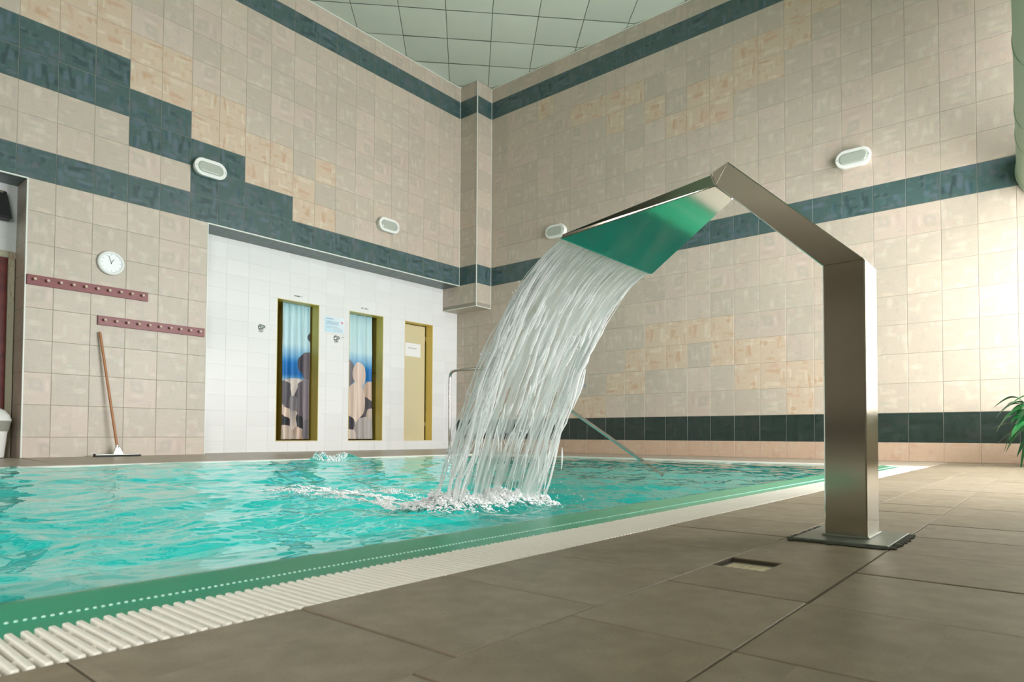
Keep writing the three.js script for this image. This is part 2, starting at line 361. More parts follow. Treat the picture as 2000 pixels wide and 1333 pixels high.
// ------------------------------------------------------------------ floor
const stoneTex = (base, amt) => canvasTex(256, 256, (c, w, h) => {
  c.fillStyle = `rgb(${base})`; c.fillRect(0, 0, w, h);
  const d = c.getImageData(0, 0, w, h), a = d.data;
  for (let i = 0; i < w * h; i++) {
    const x = i % w, y = Math.floor(i / w);
    const n = noise2(x / 70, y / 70) * 8 + noise2(x / 24 + 40, y / 24) * 6 + noise2(x / 4, y / 4) * 2 + (rnd() - 0.5) * amt;
    for (let k = 0; k < 3; k++) a[4 * i + k] = clamp(a[4 * i + k] + n, 0, 255);
    if (rnd() < 0.0012) for (let k = 0; k < 3; k++) a[4 * i + k] *= 0.72;
  }
  c.putImageData(d, 0, 0);
});
const stone = [stoneTex('136,125,106', 9), stoneTex('140,130,112', 9)];
const mFloor = stone.flatMap((map) => [1, 0.96].map((k) => std({ map, color: new THREE.Color(k, k * 0.97, k * 0.9), roughness: 0.46 })));
const mFloorGrout = std({ color: rgb(92, 84, 68), roughness: 0.9 });
const mDeck = std({ map: stoneTex('176,164,146', 8), roughness: 0.4 });
const XG0 = 6.975, XG1 = 7.165;                                 // overflow grating
const DRAIN = [7.527, 7.641, 6.808, 6.924];
const floor = struct(obj('floor', [bx(XG1, XR + 0.3, -0.4, -0.042, -0.3, ZF + 0.3), bx(XG1, DRAIN[0], -0.042, -0.003, 0, ZF), bx(DRAIN[1], XR, -0.042, -0.003, 0, ZF), bx(DRAIN[0], DRAIN[1], -0.042, -0.003, 0, DRAIN[2]), bx(DRAIN[0], DRAIN[1], -0.042, -0.003, DRAIN[3], ZF), bx(XW - 0.3, POOL.x0 - 0.02, -0.4, -0.042, -0.3, ZF + 0.3), bx(POOL.x0 - 0.02, XG1, -0.4, -0.042, -0.3, POOL.z0 - 0.02), bx(POOL.x0 - 0.02, XG1, -0.4, -0.042, POOL.z1 + 0.02, ZF + 0.3)], mFloorGrout), 'brown stone tiled pool deck');
{
  const xs = [XG1 + 0.002, 7.525, 7.785, 8.10, 8.415, XR - 0.001], dz = 0.3135;
  for (let c = 0; c < xs.length - 1; c++) {
    const z0 = c === 0 ? 7.365 : 7.437;
    for (let k = -20; k <= 26; k++) {
      const a = z0 - (k + 1) * dz + 0.002, b = z0 - k * dz - 0.002;
      if (a < 0.0 && b < 0.05) continue;
      const za = Math.max(a, 0.003), zb = Math.min(b, ZF), xa = xs[c] + 0.0015, xb = xs[c + 1] - 0.0015;
      if (zb - za < 0.02) continue;
      const lift = rr(-0.0009, 0.0009);
      const hitsDrain = xa < DRAIN[1] && xb > DRAIN[0] && za < DRAIN[3] && zb > DRAIN[2];
      let g;
      if (hitsDrain) {
        const parts = [];
        const dx0 = Math.max(xa, DRAIN[0]), dx1 = Math.min(xb, DRAIN[1]), d0 = Math.max(za, DRAIN[2]), d1 = Math.min(zb, DRAIN[3]);
        for (const [p, q, r, s] of [[xa, xb, za, d0], [xa, xb, d1, zb], [xa, dx0, d0, d1], [dx1, xb, d0, d1]]) if (q - p > 0.001 && s - r > 0.001) parts.push(bx(p, q, -0.006, lift, r, s));
        g = join(parts);
      } else g = metreUV(rbox(xa, xb, -0.006, lift, za, zb, 0.0016, 1));
      const uv = g.attributes.uv, du = rnd(), dv = rnd(); for (let i = 0; i < uv.count; i++) uv.setXY(i, uv.getX(i) * 1.6 + du, uv.getY(i) * 1.6 + dv);
      obj('floor_tile', g, pick(mFloor), floor);
    }
  }
  // decks along the far walls, too low to show joints
  const slope = (x) => 0.029 * (1 - Math.max(0, x) / (POOL.x0 - 0.06)) + 0.001;      // the far deck falls gently towards the pool
  for (const [xa, za, zb] of [[XW, 0, ZP0], [0, ZP0, ZP1], [XE, ZP1, ZF]]) { const xb = POOL.x0 - 0.06; obj('deck_slab', hexa([V(xa, -0.042, za), V(xb, -0.042, za), V(xb, -0.042, zb), V(xa, -0.042, zb), V(xa, slope(xa), za), V(xb, slope(xb), za), V(xb, slope(xb), zb), V(xa, slope(xa), zb)], 0.001), mDeck, floor); }
  obj('deck_slab', bx(POOL.x0 - 0.06, XG1, -0.042, 0, 0.0, POOL.z0 - 0.06), mDeck, floor);
  obj('deck_slab', bx(POOL.x0 - 0.06, XG1, -0.042, 0, POOL.z1 + 0.06, ZF), mDeck, floor);
  const mCoping = std({ color: rgb(220, 216, 204), roughness: 0.3 });
  obj('coping', rbox(POOL.x0 - 0.062, POOL.x0 + 0.012, -0.05, 0.002, POOL.z0, POOL.z1, 0.008), mCoping, floor);
  obj('coping', rbox(POOL.x0 - 0.062, XG1, -0.05, 0.002, POOL.z0 - 0.062, POOL.z0 + 0.012, 0.008), mCoping, floor);
}
// sunken floor drain with a perforated cover
{
  const d = thing('floor_drain', 'small square sunken floor drain with beige perforated cover near the post', 'drain', [(DRAIN[0] + DRAIN[1]) / 2, -0.042, (DRAIN[2] + DRAIN[3]) / 2]);
  const w = (DRAIN[1] - DRAIN[0]) / 2, l = (DRAIN[3] - DRAIN[2]) / 2, t = 0.002;
  obj('drain_frame', [bx(-w, w, 0.0, 0.040, -l, -l + t), bx(-w, w, 0.0, 0.040, l - t, l), bx(-w, -w + t, 0.0, 0.040, -l, l), bx(w - t, w, 0.0, 0.040, -l, l), bx(-w + t, w - t, 0.0, 0.002, -l + t, l - t)], std({ color: rgb(70, 62, 50), roughness: 0.6 }), d);
  const s = new THREE.Shape(); const a = w - 0.008, b = l - 0.008; s.moveTo(-a, -b); s.lineTo(a, -b); s.lineTo(a, b); s.lineTo(-a, b); s.closePath();
  for (let i = 0; i < 5; i++) for (let j = 0; j < 5; j++) { if ((i === 0 || i === 4) && (j === 0 || j === 4)) continue; const h = new THREE.Path(); h.absellipse((i - 2) * 0.0185, (j - 2) * 0.0185, 0.0043, 0.0043, 0, 7, true); s.holes.push(h); }
  const g = new THREE.ExtrudeGeometry(s, { depth: 0.003, bevelEnabled: false, curveSegments: 8 }); g.rotateX(-Math.PI / 2); g.translate(0, 0.028, 0);
  obj('perforated_cover', g, std({ color: rgb(222, 208, 172), roughness: 0.5 }), d);
  obj('cover_rim', [bx(-a - 0.004, a + 0.004, 0.024, 0.0325, -b - 0.004, -b), bx(-a - 0.004, a + 0.004, 0.024, 0.0325, b, b + 0.004), bx(-a - 0.004, -a, 0.024, 0.0325, -b, b), bx(a, a + 0.004, 0.024, 0.0325, -b, b)], std({ color: rgb(150, 150, 130), roughness: 0.4 }), d);
}

// ------------------------------------------------------------------ pool basin, rim, grating
const poolTex = canvasTex(512, 512, (c, w, h) => {
  for (let i = 0; i < 32; i++) for (let j = 0; j < 32; j++) { const k = rr(-4, 4); c.fillStyle = `rgb(${0 + Math.abs(k)},${216 + k},${210 + k})`; c.fillRect(i * 16, j * 16, 16, 16); }
}, { repeat: [1.25, 1.25] });
const mPool = std({ map: poolTex, roughness: 0.3 });
{
  const p = POOL, d = -p.depth;
  struct(obj('pool_basin', [bx(p.x0 - 0.3, p.x1 + 0.2, d - 0.2, d, p.z0 - 0.3, p.z1 + 0.3), bx(p.x0 - 0.3, p.x0, d, -0.052, p.z0 - 0.3, p.z1 + 0.3), bx(p.x1, p.x1 + 0.2, d, -0.06, p.z0 - 0.3, p.z1 + 0.3), bx(p.x0, p.x1, d, -0.052, p.z0 - 0.3, p.z0), bx(p.x0, p.x1, d, -0.052, p.z1, p.z1 + 0.3)], mPool), 'turquoise tiled pool basin');
}
{
  // rim: a glazed green slope that falls from its crest towards the grating
  const rim = struct(obj('pool_rim', (() => {
    const prof = [[POOL.x1 + 0.2, -0.3], [XG0 + 0.03, -0.3], [XG0 + 0.03, -0.020], [XG0 - 0.01, -0.0165], [6.94, -0.0145], [6.90, -0.0105], [6.86, -0.0058], [6.825, -0.0012], [6.802, 0.0018], [6.79, 0.003], [6.778, 0.0028], [6.768, -0.003], [POOL.x1 - 0.004, -0.03], [POOL.x1 - 0.004, -0.3]];
    const s = new THREE.Shape(prof.map(([x, y]) => new THREE.Vector2(x, y)));
    const g = new THREE.ExtrudeGeometry(s, { depth: POOL.z1 - POOL.z0, bevelEnabled: false, steps: 1 }); g.translate(0, 0, POOL.z0); return g;
  })(), std({ color: rgb(34, 152, 114), roughness: 0.2, specularIntensity: 0.7 })), 'glazed green overflow edge of the pool');
  // grip line: a row of small nubs along the slope
  const nub = new THREE.SphereGeometry(0.0036, 7, 5); nub.scale(1, 0.7, 1);
  const nubs = []; for (let z = POOL.z0 + 0.05; z < 8.4; z += 0.0115) { const g = nub.clone(); g.translate(6.882 + 0.0006 * Math.sin(z * 40), -0.0078, z); nubs.push(g); }
  const o = obj('grip_nubs', nubs, std({ color: rgb(176, 228, 208), roughness: 0.05, clearcoat: 1 }), rim); o.userData.kind = 'stuff';
  // channel under the grating
  obj('gutter', [bx(XG0 + 0.01, XG1 + 0.03, -0.35, -0.12, POOL.z0, POOL.z1), bx(XG1 - 0.004, XG1 + 0.03, -0.12, -0.043, POOL.z0, POOL.z1)], std({ color: rgb(66, 92, 78), roughness: 0.5 }), rim);
}
{
  const gr = thing('overflow_grating', 'cream plastic bar grating running along the edge of the pool', 'grating', [0, 0, 0]);
  const mBar = std({ color: rgb(240, 236, 222), roughness: 0.36 });
  const pitch = 0.01685, bar = new RoundedBoxGeometry(XG1 - XG0 - 0.006, 0.016, 0.0096, 2, 0.003), rest = [];
  let n = 0;
  for (let z = 8.26; z > POOL.z0 + 0.02; z -= pitch, n++) {
    if (n < 300) { const m = new THREE.Mesh(bar, mBar); m.name = 'bar'; m.castShadow = m.receiveShadow = true; m.position.set((XG0 + XG1) / 2 + rr(-0.0012, 0.0012), -0.008 + 0.0005 + rr(-0.0006, 0.0006), z); m.rotation.y = rr(-0.012, 0.012); gr.add(m); }
    else { const g = bar.clone(); g.translate((XG0 + XG1) / 2, -0.0075, z); rest.push(g); }
  }
  const o = obj('far_bars', rest, mBar, gr); o.userData.kind = 'stuff';
  for (const x of [XG0 + 0.04, XG1 - 0.055]) obj('connecting_rod', bx(x - 0.0035, x + 0.0035, -0.0155, -0.005, POOL.z0 + 0.02, 8.3), mBar, gr);
  obj('support_ledge', bx(XG1 - 0.022, XG1 - 0.004, -0.12, -0.0155, POOL.z0, 8.3), mFloorGrout, gr);
}

// ------------------------------------------------------------------ water
const WATER_SOLID = false;
const waves = [];
for (const [lam, amp, n] of [[1.5, 0.0085, 4], [0.8, 0.0070, 5], [0.45, 0.0050, 6], [0.26, 0.0032, 7], [0.15, 0.0017, 8], [0.085, 0.00075, 8]]) for (let i = 0; i < n; i++) { const a = rr(0, 6.283), l = lam * rr(0.75, 1.3), k = 6.283 / l; waves.push([k * Math.cos(a), k * Math.sin(a), rr(0, 6.283), amp * rr(0.6, 1.2) / Math.sqrt(n) * 1.35]); }
const SPL = [6.27, 6.3];
function waterH(x, z) {
  const wx = x + 0.06 * noise2(x * 1.3, z * 1.3), wz_ = z + 0.06 * noise2(x * 1.3 + 50, z * 1.3);
  let h = 0; for (const [kx, kz, p, a] of waves) { const s = Math.sin(kx * wx + kz * wz_ + p); h += a * (s + 0.25 * (s * s - 0.5)); }
  const calm = 0.35 + 0.65 * smooth(2.0, 5.5, z);
  h *= calm * (0.92 + 0.38 * noise2(x * 0.6 + 9, z * 0.6));
  const dz = Math.max(0, Math.abs(z - SPL[1]) - 0.28), d = Math.hypot(x - SPL[0], dz);
  h += 0.012 * Math.exp(-d * 2.2) * Math.sin(d * 24) + 0.016 * Math.exp(-((d / 0.16) ** 2)) * (1 + noise2(x * 30, z * 30));
  h += 0.006 * Math.exp(-d * 1.6) * noise2(x * 16, z * 16);
  const j = Math.hypot(x - 1.95, z - 4.3); h += 0.10 * Math.exp(-((j / 0.10) ** 2)) * (0.8 + 0.5 * noise2(x * 18, z * 18)) + 0.05 * Math.exp(-(((x - 2.0) / 0.14) ** 2 + ((z - 4.02) / 0.13) ** 2)) * (0.8 + 0.5 * noise2(x * 20 + 7, z * 20));
  const e = Math.min(x - POOL.x0, POOL.x1 - x, z - POOL.z0);
  h *= 0.3 + 0.7 * smooth(0, 0.22, e);
  return POOL.level + h;
}
{
  const nx = 500, nz = 700, pos = [], idx = [], p = POOL, zEnd = 8.9;
  const xs = [], zs = [];
  for (let i = 0; i <= nx; i++) { const t = i / nx; xs.push(p.x0 + (p.x1 - p.x0) * (t * 1.35 - 0.35 * t * t)); }
  for (let j = 0; j <= nz; j++) { const t = j / nz; zs.push(p.z0 + (zEnd - p.z0) * (t * 1.2 - 0.2 * t * t)); }
  for (let j = 0; j <= nz; j++) for (let i = 0; i <= nx; i++) pos.push(xs[i], waterH(xs[i], zs[j]), zs[j]);
  for (let j = 0; j < nz; j++) for (let i = 0; i < nx; i++) { const a = j * (nx + 1) + i, b = a + 1, c = a + nx + 1, d = c + 1; idx.push(a, c, b, b, c, d); }
  const g = new THREE.BufferGeometry(); g.setAttribute('position', new THREE.Float32BufferAttribute(pos, 3)); g.setIndex(idx); g.computeVertexNormals();
  let geo = g;
  if (WATER_SOLID) {
    const bot = -p.depth + 0.004, N = (nx + 1) * (nz + 1);
    const sideP = [], sideI = [];
    const ring = []; for (let i = 0; i <= nx; i++) ring.push(i); for (let j = 1; j <= nz; j++) ring.push(j * (nx + 1) + nx); for (let i = nx - 1; i >= 0; i--) ring.push(nz * (nx + 1) + i); for (let j = nz - 1; j >= 1; j--) ring.push(j * (nx + 1));
    for (const r of ring) { sideP.push(pos[3 * r], pos[3 * r + 1], pos[3 * r + 2], pos[3 * r], bot, pos[3 * r + 2]); }
    const M = ring.length; for (let i = 0; i < M; i++) { const a = 2 * i, b = 2 * ((i + 1) % M); sideI.push(a, b, a + 1, b, b + 1, a + 1); }
    const b0 = 2 * M; sideP.push(p.x0, bot, p.z0, p.x1, bot, p.z0, p.x1, bot, zEnd, p.x0, bot, zEnd); sideI.push(b0, b0 + 1, b0 + 2, b0, b0 + 2, b0 + 3);
    const s = new THREE.BufferGeometry(); s.setAttribute('position', new THREE.Float32BufferAttribute(sideP, 3)); s.setIndex(sideI); const s2 = s.toNonIndexed(); s2.computeVertexNormals();
    s2.setIndex([...Array(s2.attributes.position.count).keys()]);
    geo = mergeGeometries([g, s2], false);
  }
  const mWater = std(WATER_SOLID
    ? { color: 0xffffff, transmission: 1, roughness: 0.0, ior: 1.33, thickness: 1, attenuationColor: new THREE.Color().setRGB(0.10, 0.80, 0.78), attenuationDistance: 2.2 }
    : { color: rgb(200, 247, 244), transmission: 1, roughness: 0.0, ior: 1.33, thickness: 0 });
  const w = obj('pool_water', geo, mWater); w.userData.kind = 'stuff';
  tag(w, 'rippling turquoise water filling the indoor pool', 'water');
}
// ------------------------------------------------------------------ stainless waterfall spout
const ZA = 6.23, ZB = 6.373, OUT = { x: 6.878, y: 0.909, z0: 6.006, z1: 6.6 };
{
  const s = thing('waterfall_spout', 'angular stainless steel waterfall spout with square post and wide flat head', 'spout');
  const q = (a, z0 = ZA, z1 = ZB) => [...a.map(([x, y]) => V(x, y, z0)), ...a.map(([x, y]) => V(x, y, z1))];
  obj('post', hexa(q([[7.610, 0.004], [7.717, 0.004], [7.717, 0.752], [7.610, 0.750]]), 0.0035), mPost, s);
  obj('arm', hexa(q([[7.6105, 0.748], [7.7165, 0.750], [7.338, 1.113], [7.300, 1.0485]]), 0.003), mPost, s);
  obj('arm_tip', hexa(q([[7.302, 1.048], [7.3395, 1.1115], [7.2905, 1.092], [7.2945, 1.056]]), 0.002), mPost, s);
  const t0 = 0.013;
  const head = obj('head', hexa([V(OUT.x, OUT.y, OUT.z0), V(7.300, 1.046, ZA + 0.002), V(7.300, 1.046, ZB - 0.001), V(OUT.x, OUT.y, OUT.z1), V(OUT.x + 0.003, OUT.y + t0, OUT.z0 + 0.002), V(7.285, 1.086, ZA + 0.003), V(7.285, 1.086, ZB - 0.002), V(OUT.x + 0.003, OUT.y + t0, OUT.z1 - 0.0015)], 0.0022), mSteel, s);
  obj('outlet_lip', hexa([V(OUT.x - 0.006, OUT.y + 0.001, OUT.z0 + 0.004), V(OUT.x + 0.004, OUT.y + 0.0035, OUT.z0 + 0.004), V(OUT.x + 0.004, OUT.y + 0.0035, OUT.z1 - 0.004), V(OUT.x - 0.006, OUT.y + 0.001, OUT.z1 - 0.004), V(OUT.x - 0.006, OUT.y + 0.004, OUT.z0 + 0.004), V(OUT.x + 0.004, OUT.y + 0.007, OUT.z0 + 0.004), V(OUT.x + 0.004, OUT.y + 0.007, OUT.z1 - 0.004), V(OUT.x - 0.006, OUT.y + 0.004, OUT.z1 - 0.004)], 0.001), mSteel, head);
  obj('weld_seam', tube([V(7.302, 1.045, ZB + 0.0005), V(7.293, 1.066, ZB + 0.001), V(7.286, 1.087, ZB + 0.0005)], 0.0022, 8, 6), mChrome, s);
  const mPlate = std({ color: rgb(120, 130, 118), metalness: 0.35, roughness: 0.4 });
  obj('base_plate', rbox(7.552, 7.782, 0.0, 0.0075, 6.172, 6.462, 0.003), mPlate, s);
  obj('base_weld', [rbox(7.606, 7.721, 0.006, 0.013, ZB - 0.002, ZB + 0.006, 0.003), rbox(7.715, 7.723, 0.006, 0.013, ZA - 0.004, ZB + 0.006, 0.003), rbox(7.604, 7.612, 0.006, 0.013, ZA - 0.004, ZB + 0.006, 0.003)], std({ color: rgb(150, 154, 142), metalness: 0.6, roughness: 0.4 }), s);
  // rough grout round the plate
  const g = [], mk = (x, z) => { const b = new THREE.IcosahedronGeometry(rr(0.004, 0.0085), 1); b.scale(rr(1, 2.2), 0.45, rr(1, 1.8)); b.rotateY(rr(0, 3)); b.translate(x, 0.001, z); g.push(b); };
  for (let i = 0; i < 70; i++) { const t = rnd(); mk(7.55 + t * 0.234, 6.464 + rr(-0.002, 0.006)); mk(7.784 + rr(-0.002, 0.008), 6.172 + rnd() * 0.292); mk(7.549 + rr(-0.006, 0.002), 6.172 + rnd() * 0.292); if (i % 2) mk(7.55 + t * 0.234, 6.17 + rr(-0.008, 0.002)); }
  obj('grout_rim', g, std({ color: rgb(72, 72, 60), roughness: 0.95 }), s);
}
// ------------------------------------------------------------------ falling water
function fall(s, v, slope = 0.36) { return (t) => [-v * t, -slope * v * t - 4.9 * t * t]; }
{
  const w = thing('waterfall', 'white streaked curtain of water falling from the steel spout into the pool', 'water');
  const H = OUT.y + 0.004, mStrand = std({ color: rgb(253, 254, 253), transmission: 0.7, thickness: 0, roughness: 0.8, ior: 1.33 });
  const mSheet = std({ color: rgb(252, 254, 253), transmission: 0.86, thickness: 0, roughness: 0.5, ior: 1.33 });
  const tEnd = (v, y = -0.02) => { const b = 0.36 * v, c = H - y; return (-b + Math.sqrt(b * b + 4 * 4.9 * c)) / 9.8; };
  const at = (z, v, t, spread) => { const f = fall(0, v)(t); return V(OUT.x - 0.004 + f[0], H + f[1], z + spread * t); };
  // sheets
  const sheets = [];
  for (let k = 0; k < 3; k++) {
    const nu = 90, nv = 60, pos = [], idx = [], v = 1.38 + k * 0.045;
    for (let j = 0; j <= nv; j++) for (let i = 0; i <= nu; i++) {
      const u = i / nu, t = tEnd(v) * j / nv, edge = Math.min(u, 1 - u) * 6;
      const z = OUT.z0 + 0.012 + (OUT.z1 - OUT.z0 - 0.024) * u;
      const p = at(z, v, t, (u - 0.5) * -0.02);
      const a = 0.006 * (0.15 + t * 3), rip = noise3(z * 26 + k * 9, t * 5, k) + 0.6 * noise3(z * 70, t * 9, k + 5);
      p.x += a * rip * Math.min(1, edge + 0.3); p.y += a * 0.5 * rip;
      pos.push(p.x, p.y, p.z);
    }
    for (let j = 0; j < nv; j++) for (let i = 0; i < nu; i++) {
      const u = i / nu, t = j / nv; // the sheet tears open lower down
      if (noise3(u * 14 + k * 31, t * 2.2, k * 7) + 0.3 * noise3(u * 40, t * 6, k) > 0.98 - t * (0.95 + 0.45 * k)) continue;
      const a = j * (nu + 1) + i, b = a + 1, c = a + nu + 1, d = c + 1; idx.push(a, c, b, b, c, d);
    }
    const g = new THREE.BufferGeometry(); g.setAttribute('position', new THREE.Float32BufferAttribute(pos, 3)); g.setIndex(idx); g.computeVertexNormals(); sheets.push(g);
  }
  const so = obj('water_sheet', sheets, mSheet, w); so.userData.kind = 'stuff';
  // strands: round threads of water that swell, thin and break up
  const strands = [];
  const thread = (z, v, ta, tb, r, sp, wob) => {
    const n = Math.max(5, Math.round((tb - ta) * 46)), sides = 5, pos = [], idx = [];
    const ph = rnd() * 50;
    for (let i = 0; i <= n; i++) {
      const s = i / n, t = ta + (tb - ta) * s, p = at(z, v, t, sp), q = at(z, v, t + 0.004, sp).sub(p).normalize();
      p.x += wob * t * noise2(t * 9 + ph, 1); p.z += wob * t * noise2(t * 9 + ph, 7);
      const rad = r * Math.pow(Math.sin(Math.PI * clamp(s * 0.96 + 0.02, 0, 1)), 0.45) * (0.75 + 0.45 * noise2(t * 22 + ph, 3));
      const e1 = V(0, 0, 1), e2 = e1.clone().cross(q).normalize();
      for (let k = 0; k < sides; k++) { const a = k / sides * 6.283; pos.push(p.x + (e1.x * Math.cos(a) * 1.5 + e2.x * Math.sin(a)) * rad, p.y + e2.y * Math.sin(a) * rad, p.z + Math.cos(a) * 1.5 * rad); }
    }
    for (let i = 0; i < n; i++) for (let k = 0; k < sides; k++) { const a = i * sides + k, b = i * sides + (k + 1) % sides; idx.push(a, a + sides, b, b, a + sides, b + sides); }
    const g = new THREE.BufferGeometry(); g.setAttribute('position', new THREE.Float32BufferAttribute(pos, 3)); g.setIndex(idx); g.computeVertexNormals(); strands.push(g);
  };
  const zr = () => { const u = rnd(); return OUT.z0 + 0.014 + (OUT.z1 - OUT.z0 - 0.028) * u; };
  for (let i = 0; i < 260; i++) { const z = zr(), v = rr(1.32, 1.58), te = tEnd(v); const ta = rnd() < 0.4 ? 0 : te * Math.pow(rnd(), 0.8) * 0.8; thread(z, v, ta, Math.min(te, ta + te * rr(0.12, 0.42)), rr(0.0009, 0.0028), rr(-0.04, 0.06), 0.06); }
  for (let i = 0; i < 70; i++) { const z = zr(), v = rr(1.34, 1.52), te = tEnd(v), ta = te * rr(0.2, 0.6); thread(z, v, ta, ta + te * rr(0.1, 0.2), rr(0.004, 0.0085), rr(-0.05, 0.05), 0.05); }
  for (let i = 0; i < 150; i++) { const near = rnd() < 0.78, z = near ? OUT.z1 - 0.016 - Math.abs(rr(0, 0.09)) : OUT.z0 + 0.014 + rr(0, 0.035), v = rr(1.28, 1.66), te = tEnd(v); const ta = te * rnd() * 0.75; thread(z, v, ta, Math.min(te, ta + te * rr(0.2, 0.5)), rr(0.0016, 0.0052), near ? rr(-0.03, 0.1) : rr(-0.03, 0.02), 0.07); }
  for (let i = 0; i < 120; i++) { const z = zr(), v = rr(1.28, 1.64), te = tEnd(v), ta = te * rr(0.35, 0.9); thread(z, v, ta, ta + te * rr(0.03, 0.08), rr(0.0016, 0.004), rr(-0.12, 0.12), 0.12); }
  const st = obj('water_strands', strands, mStrand, w); st.userData.kind = 'stuff';
  // loose drops
  const drop = new THREE.IcosahedronGeometry(1, 1), inst = new THREE.InstancedMesh(drop, std({ color: 0xffffff, transmission: 0.85, thickness: 0, roughness: 0.15, ior: 1.33 }), 420);
  inst.name = 'drops'; inst.userData.kind = 'stuff'; const M = new THREE.Matrix4(), Q = new THREE.Quaternion();
  for (let i = 0; i < 420; i++) {
    let p, r = rr(0.0012, 0.0036), sy = rr(1, 2.2);
    if (i < 190) { const v = rr(1.1, 1.6), te = tEnd(v), t = te * rr(0.3, 1); p = at(rnd() < 0.6 ? OUT.z1 + rr(-0.05, 0.02) : zr(), v, t, rr(-0.12, 0.14)); p.x += rr(-0.02, 0.02); }
    else { const a = rnd(); p = V(SPL[0] + rr(-0.14, 0.34) * (a < 0.5 ? 1 : 0.7), 0.004 + Math.pow(rnd(), 2) * 0.09, rr(5.9, 6.72)); sy = 1; }
    M.compose(p, Q, V(r, r * sy, r)); inst.setMatrixAt(i, M);
  }
  w.add(inst);
}
{
  // foam where the curtain strikes: thousands of small bubbles heaped on the surface
  const n = 26000, mFoam = std({ color: rgb(253, 254, 253), roughness: 0.7 });
  const foam = new THREE.InstancedMesh(new THREE.IcosahedronGeometry(1, 1), mFoam, n);
  foam.name = numbered('foam'); foam.userData.kind = 'stuff'; foam.castShadow = foam.receiveShadow = true;
  tag(foam, 'white foam churned up where the falling water hits the pool', 'foam');
  const M = new THREE.Matrix4(), Q = new THREE.Quaternion(); let c = 0;
  const put = (x, y, z, r, f = 0.6) => { M.compose(V(x, y, z), Q, V(r, r * f, r)); foam.setMatrixAt(c++, M); };
  const g = () => (rnd() + rnd() + rnd() - 1.5) / 1.5;
  const crest = (z) => 6.285 + 0.02 * noise2(z * 9, 2);
  while (c < 13000) {                                            // the ridge under the curtain
    const z = rr(5.95, 6.68), cx = crest(z), x = cx + g() * 0.15;
    const top = 0.062 * Math.exp(-(((x - cx) / 0.075) ** 2)) * (0.5 + 0.5 * noise2(z * 8, 5) + 0.4 * noise2(z * 21, x * 18)) * smooth(5.9, 6.02, z) * smooth(6.72, 6.6, z);
    put(x, waterH(x, z) + 0.001 + Math.max(0, top) * Math.sqrt(rnd()), z, rr(0.0018, 0.0055));
  }
  while (c < 14000) { const a = rr(0, 6.283), d = Math.sqrt(rnd()) * 0.16; const x = 1.98 + d * Math.cos(a), z = 4.2 + 1.2 * d * Math.sin(a); put(x, waterH(x, z) + rr(-0.003, 0.012), z, rr(0.003, 0.009)); }
  while (c < n) {                                               // thinning patches carried off over the pool
    const u = Math.pow(rnd(), 1.15), x = 6.24 - u * 1.35 + g() * 0.1, z = 6.46 + g() * (0.24 + 0.14 * u) - 0.1 * u;
    if (noise2(x * 5, z * 11) + 0.4 * noise2(x * 17, z * 23) < -0.15 + u * 0.6 || x > 6.5) continue;
    put(x, waterH(x, z) + rr(0.0, 0.004), z, rr(0.0018, 0.0055), 0.45);
  }
  scene.add(foam);
}

// ------------------------------------------------------------------ handrail into the pool
{
  const Z = 1.6, X0 = 1.09, Y = 1.213, X1 = 2.235, sl = 0.592;
  const h = thing('pool_handrail', 'bent stainless tube handrail sloping down into the far end of the pool', 'handrail', [X0, 0.008, Z]);
  const pts = [V(0, 0, 0), V(0, 0.5, 0), V(0, Y - 0.11, 0), V(0.012, Y - 0.045, 0), V(0.045, Y - 0.012, 0), V(0.11, Y, 0), V(0.6, Y, 0), V(X1 - X0 - 0.1, Y, 0), V(X1 - X0 - 0.02, Y - 0.008, 0), V(X1 - X0 + 0.06, Y - 0.045, 0), V(X1 - X0 + 1.2, Y - 1.2 * sl, 0), V(X1 - X0 + 2.35, Y - 2.35 * sl, 0)];
  obj('rail_tube', tube(pts, 0.021, 120, 14), mSteel, h);
  obj('floor_flange', lathe([[0.021, 0.02], [0.026, 0.016], [0.055, 0.010], [0.058, 0], [0.021, 0]], 24), mSteel, h);
}
// ------------------------------------------------------------------ bulkhead lamps
function stadium(w, h, hole) {
  const s = new THREE.Shape(), r = h / 2, a = w / 2 - r;
  s.moveTo(-a, -r); s.lineTo(a, -r); s.absarc(a, 0, r, -Math.PI / 2, Math.PI / 2); s.lineTo(-a, r); s.absarc(-a, 0, r, Math.PI / 2, Math.PI * 1.5);
  if (hole) { const [w2, h2] = hole, r2 = h2 / 2, a2 = w2 / 2 - r2, p = new THREE.Path(); p.moveTo(-a2, -r2); p.absarc(-a2, 0, r2, Math.PI * 1.5, Math.PI / 2, true); p.lineTo(a2, r2); p.absarc(a2, 0, r2, Math.PI / 2, -Math.PI / 2, true); p.lineTo(-a2, -r2); s.holes.push(p); }
  return s;
}
const extrude = (s, depth, b, seg = 3, z = 0) => { const g = new THREE.ExtrudeGeometry(s, { depth: Math.max(0.0005, depth - 2 * b), bevelEnabled: b > 0, bevelThickness: b, bevelSize: b, bevelOffset: -b, bevelSegments: seg, curveSegments: 14 }); g.translate(0, 0, z + b); return g; };
const mLampGlass = std({ color: rgb(205, 212, 200), roughness: 0.22, transmission: 0.35, thickness: 0, clearcoat: 1, clearcoatRoughness: 0.05 });
